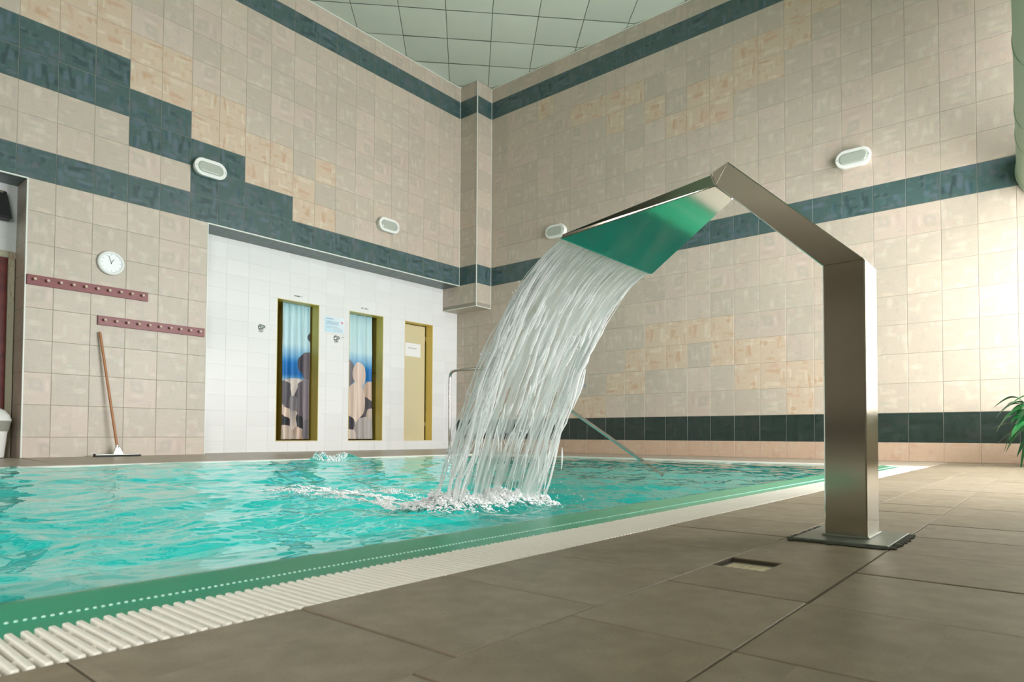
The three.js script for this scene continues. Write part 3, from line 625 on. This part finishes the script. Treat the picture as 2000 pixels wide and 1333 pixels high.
const lamp0 = (() => {
  const l = thing('bulkhead_lamp', '', 'lamp');
  obj('housing', extrude(stadium(0.36, 0.185), 0.062, 0.006), mWhitePlastic, l);
  obj('rim', extrude(stadium(0.39, 0.215, [0.30, 0.125]), 0.034, 0.011, 4, 0.056), mWhitePlastic, l);
  obj('glass_cover', extrude(stadium(0.312, 0.137), 0.05, 0.024, 6, 0.050), mLampGlass, l);
  for (const s of [-1, 1]) obj('screw', cyl(0.006, 0.006, 0.004, 10).rotateX(Math.PI / 2).translate(s * 0.17, 0, 0.0905), mGrout, l);
  return l;
})();
[['white oval bulkhead lamp mounted on the stepped dark tiles', [0.0012, 3.515, 4.655], Math.PI / 2], ['white oval bulkhead lamp on the left wall above the shower openings', [0.0012, 3.51, 1.945], Math.PI / 2],
  ['white oval bulkhead lamp on the back wall to the right of the spout', [6.262, 3.545, 0.0012], 0], ['white oval bulkhead lamp on the back wall behind the spout tip', [1.877, 3.535, 0.0012], 0]].forEach(([label, at, turn], i) => {
  const l = i ? lamp0.clone() : lamp0; if (i) { l.name = numbered('bulkhead_lamp'); scene.add(l); }
  l.position.set(...at); l.rotation.y = turn; l.userData = { label, category: 'lamp', group: 'oval wall lamps' };
});
// ------------------------------------------------------------------ left wall: clock, peg rails, squeegee
{
  const c = thing('wall_clock', 'round white wall clock with thin dark hands above the peg rails', 'clock', [0.0012, 2.149, 5.68], Math.PI / 2);
  const flat = (g) => g.rotateX(Math.PI / 2);
  obj('case', flat(lathe([[0, 0], [0.122, 0], [0.131, 0.008], [0.134, 0.02], [0.128, 0.034], [0.115, 0.04], [0.103, 0.036], [0.1, 0.028]], 48)), mWhitePlastic, c);
  const face = obj('face', flat(lathe([[0, 0.028], [0.101, 0.028]], 48)), std({ color: rgb(240, 243, 242), roughness: 0.4, side: THREE.DoubleSide }), c);
  const mk = std({ color: rgb(120, 124, 126), roughness: 0.5 }), dk = std({ color: rgb(60, 64, 66), roughness: 0.5 });
  for (let i = 0; i < 12; i++) { const b = bx(-0.0014, 0.0014, 0.082, 0.094, 0.028, 0.0292); b.rotateZ(i * Math.PI / 6); obj('hour_mark', b, mk, face); }
  const hand = (l, w, deg, z) => { const b = bx(-w, w, -0.012, l, z, z + 0.0012); b.rotateZ(-deg * Math.PI / 180); return b; };
  obj('hour_hand', hand(0.05, 0.0026, 28, 0.030), dk, c); obj('minute_hand', hand(0.08, 0.0019, -20, 0.032), dk, c);
}
const woodTex = (base, dark) => canvasTex(256, 64, (c, w, h) => { c.fillStyle = `rgb(${base})`; c.fillRect(0, 0, w, h); for (let i = 0; i < 70; i++) { c.strokeStyle = `rgba(${dark},${rr(0.08, 0.3)})`; c.lineWidth = rr(0.5, 2); const y = rnd() * h; c.beginPath(); c.moveTo(0, y); c.bezierCurveTo(w / 3, y + rr(-6, 6), 2 * w / 3, y + rr(-6, 6), w, y + rr(-3, 3)); c.stroke(); } });
const mRedWood = std({ map: woodTex('134,62,58', '80,26,26'), roughness: 0.38 });
const mPeg = std({ color: rgb(214, 190, 172), roughness: 0.3 });
[[6.421, 5.302, 1.836, 'dark red wooden peg rail just below the wall clock'], [5.793, 4.668, 1.507, 'dark red wooden peg rail above the floor squeegee']].forEach(([za, zb, y, label]) => {
  const r = thing('peg_rail', label, 'peg rail', [0.0012, y, (za + zb) / 2], Math.PI / 2, 'wooden peg rails on the left wall'), L = za - zb;
  obj('board', rbox(-L / 2, L / 2, -0.051, 0.051, 0, 0.022, 0.003), mRedWood, r);
  for (let i = 0; i < 10; i++) {
    const g = lathe([[0.0062, 0], [0.0062, 0.014], [0.008, 0.022], [0.0135, 0.028], [0.0155, 0.034], [0.013, 0.041], [0.006, 0.045], [0, 0.0455]], 14).rotateX(Math.PI / 2);
    g.translate(-L / 2 + L * (i + 0.55) / 10.1, 0.006, 0.021); obj('peg', g, mPeg, r);
  }
});
{
  const s = thing('floor_squeegee', 'floor squeegee with long wooden handle leaning against the left wall', 'squeegee', [0.125, 0.0265, 5.605]);
  const a = V(-0.004, 0.085, 0.008), b = V(-0.1, 1.342, 0.165);
  obj('handle', [tube([a, a.clone().lerp(b, 0.5), b], 0.0125, 4, 12), (() => { const g = new THREE.SphereGeometry(0.0125, 12, 8); g.translate(b.x, b.y, b.z); return g; })()], std({ map: woodTex('190,132,86', '120,70,36'), roughness: 0.5 }), s);
  obj('socket', [hexa([V(-0.02, 0.018, -0.055), V(0.014, 0.018, -0.055), V(0.014, 0.018, 0.055), V(-0.02, 0.018, 0.055), V(-0.012, 0.1, -0.012), V(0.006, 0.1, -0.012), V(0.006, 0.1, 0.026), V(-0.012, 0.1, 0.026)], 0.002), tube([V(-0.003, 0.03, 0.0), V(-0.008, 0.125, 0.012)], 0.017, 2, 12)], std({ color: rgb(214, 216, 210), metalness: 0.7, roughness: 0.35 }), s);
  const hd = obj('blade_holder', rbox(-0.017, 0.017, 0.012, 0.03, -0.222, 0.222, 0.006), std({ color: rgb(176, 178, 168), metalness: 0.5, roughness: 0.35 }), s);
  obj('rubber_blade', [rbox(0.004, 0.022, 0.0, 0.02, -0.222, 0.236, 0.003), rbox(-0.012, 0.024, 0.0, 0.034, 0.222, 0.238, 0.006)], std({ color: rgb(28, 30, 28), roughness: 0.6 }), hd);
  s.rotation.y = 0.05;
}
// ------------------------------------------------------------------ entrance at the far left
{
  const d = struct(new THREE.Group(), 'dark red entrance door in a worn beige frame'); d.name = 'door_4'; scene.add(d);
  const worn = canvasTex(64, 512, (c, w, h) => { c.fillStyle = 'rgb(196,190,164)'; c.fillRect(0, 0, w, h); for (let i = 0; i < 60; i++) { c.fillStyle = `rgba(150,96,62,${rr(0.1, 0.45)})`; c.beginPath(); c.ellipse(rnd() * w, Math.pow(rnd(), 2) * h * 0.4, rr(1, 6), rr(1, 9), 0, 0, 7); c.fill(); } grain(c, w, h, 10); });
  obj('frame', [rbox(XE - 0.12, XE + 0.012, 0, 2.165, ZP1 + 0.008, ZP1 + 0.064, 0.004), rbox(XE - 0.12, XE + 0.012, 2.105, 2.165, ZP1 + 0.064, 7.5, 0.004), rbox(XE - 0.12, XE + 0.012, 0, 2.165, 7.44, 7.5, 0.004)], std({ map: worn, roughness: 0.6 }), d);
  obj('leaf', rbox(XE - 0.05, XE - 0.008, 0.006, 2.105, ZP1 + 0.066, 7.438, 0.004), std({ map: woodTex('122,44,36', '70,18,14'), roughness: 0.4 }), d);
  struct(obj('wall_lobby', [bx(XE - 0.6, XE - 0.5, -0.4, 2.4, ZP1 - 0.3, 8.2), bx(XE - 0.3, XE - 0.002, -0.4, 2.165, 7.5, 8.0)], mWhiteGrout), 'plain wall behind the entrance door');
}
{
  const s = thing('loudspeaker', 'black wedge loudspeaker mounted on white tiles above the entrance door', 'loudspeaker', [XE, 2.615, 6.715], Math.PI / 2);
  const m = std({ color: rgb(26, 27, 28), roughness: 0.55 });
  obj('cabinet', hexa([V(-0.2, -0.14, 0.02), V(0.215, -0.15, 0.02), V(0.205, -0.16, 0.2), V(-0.19, -0.15, 0.2), V(-0.2, 0.14, 0.02), V(0.17, 0.14, 0.02), V(0.165, 0.125, 0.15), V(-0.19, 0.125, 0.15)], 0.008), m, s);
  obj('grille', hexa([V(-0.17, -0.13, 0.197), V(0.19, -0.135, 0.197), V(0.19, -0.135, 0.203), V(-0.17, -0.13, 0.203), V(-0.17, 0.105, 0.153), V(0.15, 0.105, 0.153), V(0.15, 0.105, 0.16), V(-0.17, 0.105, 0.16)], 0.002), std({ color: rgb(14, 15, 15), roughness: 0.8 }), s);
  obj('wall_bracket', rbox(-0.06, 0.06, -0.05, 0.05, 0.0, 0.022, 0.003), m, s);
  obj('badge', cyl(0.014, 0.014, 0.004, 16).rotateX(Math.PI / 2).translate(0.12, 0.11, 0.163), mChrome, s);
}
{
  const b = thing('waste_bin', 'white plastic waste bin with domed lid beside the red door', 'bin', [-0.14, 0.03, 6.665]);
  obj('bucket', lathe([[0, 0], [0.124, 0], [0.13, 0.008], [0.152, 0.25], [0.156, 0.262], [0.15, 0.27]], 36), mWhitePlastic, b);
  obj('rim_band', lathe([[0.15, 0.262], [0.162, 0.268], [0.18, 0.36], [0.184, 0.37], [0.176, 0.374]], 36), std({ color: rgb(150, 152, 140), roughness: 0.4, side: THREE.DoubleSide }), b);
  obj('dome_lid', lathe([[0.184, 0.37], [0.182, 0.385], [0.166, 0.43], [0.13, 0.475], [0.075, 0.503], [0, 0.512]], 36), mWhitePlastic, b);
}
// ------------------------------------------------------------------ shower openings
const mYellow = std({ color: rgb(218, 200, 104), roughness: 0.35 });
const mOchre = std({ color: rgb(228, 200, 104), roughness: 0.35 });
DOORS.forEach(([a, b], i) => {
  const g = struct(new THREE.Group(), ['narrow yellow shower opening with curtain drawn', 'narrow yellow shower opening with curtain half open', 'narrow yellow opening closed by a frosted panel'][i]); g.name = 'door_' + (i + 1); scene.add(g);
  const x0 = XW - 0.17, x1 = XW + 0.001, t = 0.006, m = i === 2 ? mOchre : mYellow;
  obj('jamb', bx(x0, x1, DY0, DY1, a, a + t), m, g); obj('jamb', bx(x0, x1, DY0, DY1, b - t, b), m, g);
  obj('lintel', bx(x0, x1, DY1 - t, DY1, a, b), m, g); obj('sill', rbox(x0, x1 + 0.006, DY0 - 0.006, DY0 + 0.006, a - 0.004, b + 0.004, 0.003), std({ color: rgb(224, 214, 166), roughness: 0.3 }), g);
  const X = -1.5; const c = a - 0.1, d = b + 0.1; obj('stall', [bx(X - 0.05, X, 0.05, 2.6, c - 0.05, d + 0.05), bx(X, x0, 0.05, 2.6, c - 0.05, c), bx(X, x0, 0.05, 2.6, d, d + 0.05), bx(X, x0, 2.3, 2.6, c, d), bx(X, x0, 0.05, DY0 - 0.01, c, d)], mYellow, g);
});
// printed shower curtains: pale blue above, a deep blue band, smooth grey and cream stones below
function stonesPrint(seedShift) {
  return canvasTex(512, 1024, (c, w, h) => {
    const gr = c.createLinearGradient(0, 0, 0, h);
    for (const [p, col] of [[0, '#9fc6cf'], [0.08, '#bcdde2'], [0.3, '#c4e0e6'], [0.38, '#7fb4d6'], [0.44, '#1e78bd'], [0.52, '#1c6fb4'], [0.57, '#9db9cc'], [0.62, '#cfc6bd'], [1, '#b7aea6']]) gr.addColorStop(p, col);
    c.fillStyle = gr; c.fillRect(0, 0, w, h);
    const st = (x, y, rx, ry, col, lo, rot = 0) => { c.save(); c.translate(x * w, y * h); c.rotate(rot); const g = c.createLinearGradient(-rx * w, 0, rx * w, 0); g.addColorStop(0, lo); g.addColorStop(0.5, col); g.addColorStop(1, lo); c.fillStyle = g; c.beginPath(); c.ellipse(0, 0, rx * w, ry * h, 0, 0, 7); c.fill(); c.restore(); };
    const stones = seedShift ? [
      [0.1, 0.47, 0.3, 0.13, '#9a949a', '#716c74', 0.1], [0.55, 0.48, 0.22, 0.10, '#e2cfc2', '#cdb9ac', 0.1], [0.95, 0.62, 0.3, 0.09, '#d3bcab', '#b39c8c'], [0.05, 0.72, 0.36, 0.18, '#928b90', '#6b666d'], [0.78, 0.76, 0.3, 0.1, '#5a565e', '#403e45'],
      [0.46, 0.7, 0.28, 0.16, '#e8d6c6', '#d0bcad', 0.1], [1.0, 0.82, 0.2, 0.07, '#cdbdb0', '#a99a8f'], [0.1, 0.88, 0.3, 0.08, '#56535b', '#413f46'], [0.8, 0.94, 0.42, 0.12, '#c4bdba', '#98928f'], [0.22, 0.98, 0.26, 0.06, '#e0d4ca', '#bfb2a8']] : [
      [1.02, 0.235, 0.13, 0.04, '#6b666b', '#55515a'], [0.98, 0.455, 0.40, 0.105, '#857a80', '#453f46', 0.12], [0.5, 0.62, 0.6, 0.07, '#d8cfc4', '#bcb2a8'], [0.1, 0.68, 0.28, 0.11, '#77747a', '#4c4a51'], [0.92, 0.74, 0.5, 0.19, '#93888e', '#595359', 0.08],
      [0.4, 0.74, 0.18, 0.06, '#8f8b8d', '#6c696c'], [0.16, 0.815, 0.32, 0.05, '#e4d3c4', '#c3b2a3', 0.35], [0.08, 0.875, 0.26, 0.05, '#45464c', '#34353a', 0.15], [0.5, 0.87, 0.22, 0.07, '#e0d2c6', '#8a8480', 0.5], [0.66, 0.88, 0.2, 0.05, '#46494b', '#333638', 0.5], [0.1, 0.965, 0.36, 0.07, '#dccdc0', '#baab9e'], [0.62, 0.97, 0.2, 0.06, '#d8c2b4', '#a99587', 0.4], [0.95, 0.95, 0.24, 0.1, '#8a8589', '#625e63']];
    for (const q of stones) st(...q);
    grain(c, w, h, 8);
  });
}
function curtain(label, z0, z1, folds, print, lean) {
  const c = thing('shower_curtain', label, 'curtain', [-0.625, 0.205, (z0 + z1) / 2], Math.PI / 2);
  const n = 70, m = 26, H = 1.985, pos = [], uv = [], idx = [], W = z1 - z0;
  for (let j = 0; j <= m; j++) for (let i = 0; i <= n; i++) {
    const u = i / n, v = j / m, amp = 0.026 * (0.7 + 0.5 * (1 - v)), ph = u * folds * 6.283 + 0.8 * noise2(u * 3, v * 0.8 + lean * 4);
    pos.push(-W / 2 + W * u + lean * (1 - v) * u * W + 0.006 * Math.cos(ph), H * v, amp * Math.sin(ph) + 0.006 * noise2(u * 9, v * 2)); uv.push(u, v);
  }
  for (let j = 0; j < m; j++) for (let i = 0; i < n; i++) { const a = j * (n + 1) + i; idx.push(a, a + 1, a + n + 1, a + 1, a + n + 2, a + n + 1); }
  const g = new THREE.BufferGeometry(); g.setAttribute('position', new THREE.Float32BufferAttribute(pos, 3)); g.setAttribute('uv', new THREE.Float32BufferAttribute(uv, 2)); g.setIndex(idx); g.computeVertexNormals();
  obj('cloth', g, std({ map: print, roughness: 0.6, side: THREE.DoubleSide }), c);
  obj('curtain_rod', cyl(0.009, 0.009, 0.66, 10).rotateZ(Math.PI / 2).translate(lean ? 0.06 : -0.07, H + 0.012, 0), mSteel, c);
}
curtain('printed shower curtain with grey stones, filling its yellow opening beside the light blue notice', 2.835, 3.295, 4.5, stonesPrint(0), 0);
curtain('printed shower curtain with cream and grey stones, pushed aside beside the small round valve', 1.735, 2.285, 3, stonesPrint(1), 0.06);
{
  const k = thing('shower_valve', 'small round metal valve inside the half curtained shower stall', 'valve', [-0.7, 1.295, 1.555]);
  obj('stem', cyl(0.008, 0.008, 0.12, 10).rotateX(Math.PI / 2).translate(0, 0, 0.06), mSteel, k); obj('knob_head', lathe([[0, 0], [0.02, 0.002], [0.032, 0.014], [0.032, 0.03], [0.018, 0.042], [0, 0.045]], 20).rotateX(Math.PI / 2).translate(0, 0, 0.115), mSteel, k);
}
{
  const [a, b] = DOORS[2], p = thing('frosted_panel', 'frosted pale yellow panel closing the opening nearest the corner', 'panel', [-0.595, DY0, (a + b) / 2], Math.PI / 2);
  obj('sheet', rbox(-(b - a) / 2 + 0.008, (b - a) / 2 - 0.03, 0.004, DY1 - DY0 - 0.016, -0.006, 0.006, 0.002), std({ color: rgb(226, 216, 176), roughness: 0.26, metalness: 0.2 }), p);
for (const y of [0.25, 1.75]) obj('hinge', rbox((b - a) / 2 - 0.032, (b - a) / 2 - 0.008, y, y + 0.07, -0.005, 0.005, 0.002), mSteel, p);
  const s = thing('paper_sign', 'white paper sign with a faint line of text on the frosted panel', 'sign', [-0.5875, 1.74, 0.905], Math.PI / 2);
  obj('sheet', bx(-0.26, 0.185, -0.115, 0.115, 0, 0.0015), std({ color: rgb(238, 240, 238), roughness: 0.6 }), s);
  const t = []; let u = -0.09; while (u < 0.09) { const w = rr(0.006, 0.014); t.push(bx(u, u + w, 0.02, 0.02 + rr(0.012, 0.02), 0.0015, 0.002)); u += w + 0.004; } obj('text_line', t, std({ color: rgb(168, 172, 174), roughness: 0.7 }), s);
}
{
  const tex = canvasTex(256, 180, (c, w, h) => {
    const g = c.createLinearGradient(0, h, w, 0); g.addColorStop(0, '#bfe0ee'); g.addColorStop(1, '#e6eff2'); c.fillStyle = g; c.fillRect(0, 0, w, h);
    const ln = (x, y, l, col, t) => { c.fillStyle = col; let u = x; while (u < x + l) { const q = rr(6, 16); c.fillRect(u, y, q, t); u += q + 3; } };
    ln(20, 18, 96, '#7d98a8', 9); ln(20, 52, 170, '#8fabc0', 7); ln(20, 66, 150, '#8fabc0', 7); ln(20, 80, 160, '#8fabc0', 7); ln(20, 108, 150, '#a9bfcc', 6); ln(20, 122, 180, '#a9bfcc', 6); ln(110, 140, 120, '#9fb4c0', 7); ln(120, 160, 110, '#9fb4c0', 6);
    c.fillStyle = '#d98f98'; c.beginPath(); c.arc(228, 52, 16, 0, 7); c.fill(); c.fillStyle = '#efc4c8'; c.fillRect(219, 48, 18, 7);
  });
  const n = thing('notice', 'light blue printed notice with a round red mark on white tiles', 'notice', [XW + 0.0015, 1.93, 2.565], Math.PI / 2);
  obj('sheet', (() => { const g = new THREE.BoxGeometry(0.34, 0.232, 0.002); g.translate(0, 0, 0.001); return g; })(), std({ map: tex, roughness: 0.4 }), n);
}
[['tiny grey lettering above the opening with the fully drawn curtain', 3.16], ['tiny grey lettering above the opening with the pushed aside curtain', 2.012]].forEach(([label, z]) => {
  const o = thing('door_lettering', label, 'lettering', [XW + 0.0015, 2.266, z], Math.PI / 2, 'small letterings over the showers');
  const g = []; let u = -0.07; while (u < 0.068) { const w = rr(0.008, 0.013); g.push(bx(u, u + w * 0.35, -0.011, 0.011, 0, 0.0012), bx(u, u + w, rnd() < 0.5 ? 0.008 : -0.011, rnd() < 0.5 ? 0.011 : -0.008, 0, 0.0012)); u += w + 0.005; }
  for (const q of g) if (false) q; obj('letters', g, std({ color: rgb(150, 156, 158), roughness: 0.6 }), o);
});
const tap0 = (() => {
  const t = thing('shower_mixer', '', 'tap'); const rot = (g) => g.rotateX(Math.PI / 2);
  obj('rosette', rot(lathe([[0, 0], [0.042, 0], [0.043, 0.006], [0.03, 0.018], [0.02, 0.022], [0, 0.022]], 28)), mChrome, t);
  obj('body', rot(lathe([[0, 0.02], [0.022, 0.022], [0.026, 0.05], [0.022, 0.07], [0, 0.076]], 24)), mChrome, t);
  obj('lever', tube([V(0, 0.01, 0.06), V(0.03, 0.012, 0.072), V(0.085, 0.014, 0.08)], 0.006, 8, 8), mChrome, t);
  obj('spout_nub', (() => { const g = new THREE.SphereGeometry(0.026, 18, 12); g.translate(-0.004, -0.045, 0.026); return g; })(), mChrome, t);
  return t;
})();
[['chrome shower mixer on the plain white wall next to the pier', 3.722, 1.745], ['chrome shower mixer under the light blue notice', 2.536, 1.735]].forEach(([label, z, y], i) => {
  const t = i ? tap0.clone() : tap0; if (i) { t.name = numbered('shower_mixer'); scene.add(t); }
  t.position.set(XW + 0.0013, y, z); t.rotation.y = Math.PI / 2; t.userData = { label, category: 'tap', group: 'shower mixers on the white wall' };
});
// ------------------------------------------------------------------ back wall: lettering, duct, plant
{
  const o = thing('wall_lettering', 'small blue painted lettering on a beige tile by the handrail', 'lettering', [2.30, 1.01, 0.0012]);
  const g = [], glyph = (x, y, w, h, k) => { const t = 0.007; g.push(bx(x, x + t, y, y + h, 0, 0.001)); if (k & 1) g.push(bx(x + w - t, x + w, y, y + h, 0, 0.001)); if (k & 2) g.push(bx(x, x + w, y + h - t, y + h, 0, 0.001)); if (k & 4) g.push(bx(x, x + w, y, y + t, 0, 0.001)); if (k & 8) g.push(bx(x, x + w, y + h / 2 - t / 2, y + h / 2 + t / 2, 0, 0.001)); };
  [7, 15, 11, 7, 2, 14].forEach((k, i) => glyph(-0.055 + i * 0.031, 0.008, 0.025, 0.044, k));
  [15, 7].forEach((k, i) => glyph(-0.062 + i * 0.068, -0.06, 0.032, 0.042, k)); [7].forEach((k) => glyph(-0.028, -0.06, 0.012, 0.042, 0));
  obj('letters', g, std({ color: rgb(92, 146, 176), roughness: 0.6 }), o);
}
{
  const d = thing('ventilation_duct', 'large round pale green air duct running under the ceiling to the back wall', 'duct', [8.133, 3.006, 0], 0.036);
  const m = std({ color: rgb(178, 194, 168), roughness: 0.5 }), R = 0.34, LEN = 10.6;
  obj('duct_tube', (() => { const g = new THREE.CylinderGeometry(R, R, LEN, 64, 1, true); g.rotateX(Math.PI / 2); g.translate(0, 0, LEN / 2 + 0.015); return g; })(), std({ color: rgb(178, 194, 168), roughness: 0.5, side: THREE.DoubleSide }), d);
  for (const z of [0.03, 1.05, 1.6, 2.76, 3.9, 5.1, 6.3]) obj('seam_ring', (() => { const g = new THREE.TorusGeometry(R + 0.001, z < 0.1 ? 0.012 : 0.0055, 8, 64); g.translate(0, 0, z); return g; })(), m, d);
  for (const z of [1.2, 3.6, 6.4]) obj('hanger', bx(-0.012, 0.012, R - 0.002, YC - 3.006, z - 0.002, z + 0.002), mGrout, d);
}
{
  const p = thing('potted_plant', 'leafy green potted plant standing by the back wall', 'plant', [8.13, 0.001, 0.62]);
  obj('pot', lathe([[0, 0], [0.12, 0], [0.125, 0.01], [0.155, 0.26], [0.17, 0.265], [0.17, 0.295], [0.15, 0.295], [0.145, 0.26], [0, 0.25]], 32), std({ color: rgb(150, 96, 66), roughness: 0.7 }), p);
  obj('soil', lathe([[0, 0.272], [0.1, 0.268], [0.146, 0.262]], 24), std({ color: rgb(46, 34, 24), roughness: 0.95, side: THREE.DoubleSide }), p);
  const mLeaf = [[40, 120, 62], [30, 96, 52], [64, 150, 84], [24, 78, 44]].map((c) => std({ color: rgb(...c), roughness: 0.3, transmission: 0.2, thickness: 0, side: THREE.DoubleSide }));
  for (let k = 0; k < 58; k++) {
    const ang = k < 26 ? Math.PI + rr(-0.9, 0.9) : rr(0, 6.283), reach = rr(0.2, 0.5), up = rr(0.12, 0.46), droop = rr(0.05, 0.26), L = rr(0.15, 0.24), wd = rr(0.03, 0.048);
    const curve = (t) => { const r = 0.05 + reach * t; return V(Math.cos(ang) * r, 0.26 + up * Math.sin(Math.min(1, t * 1.15) * 1.6) - droop * t * t * t, Math.sin(ang) * r); };
    const stem = tube([curve(0), curve(0.3), curve(0.62)], 0.0028, 6, 5);
    const n = 9, pos = [], idx = [], side = V(-Math.sin(ang), 0, Math.cos(ang));
    for (let i = 0; i <= n; i++) { const s = i / n, t = 0.6 + s * L / reach * 0.9, c = curve(t), w = wd * Math.pow(Math.sin(Math.PI * (0.04 + 0.95 * s)), 0.8) * (1.15 - 0.4 * s); for (const e of [-1, 0, 1]) { const q = c.clone().addScaledVector(side, e * w); q.y += Math.abs(e) * w * 0.35; pos.push(q.x, q.y, q.z); } }
    for (let i = 0; i < n; i++) for (let e = 0; e < 2; e++) { const a = i * 3 + e; idx.push(a, a + 3, a + 1, a + 1, a + 3, a + 4); }
    const g = new THREE.BufferGeometry(); g.setAttribute('position', new THREE.Float32BufferAttribute(pos, 3)); g.setIndex(idx); g.computeVertexNormals();
    obj('leaf', [g, stem], pick(mLeaf), p);
  }
}

renderer.render(scene, camera);
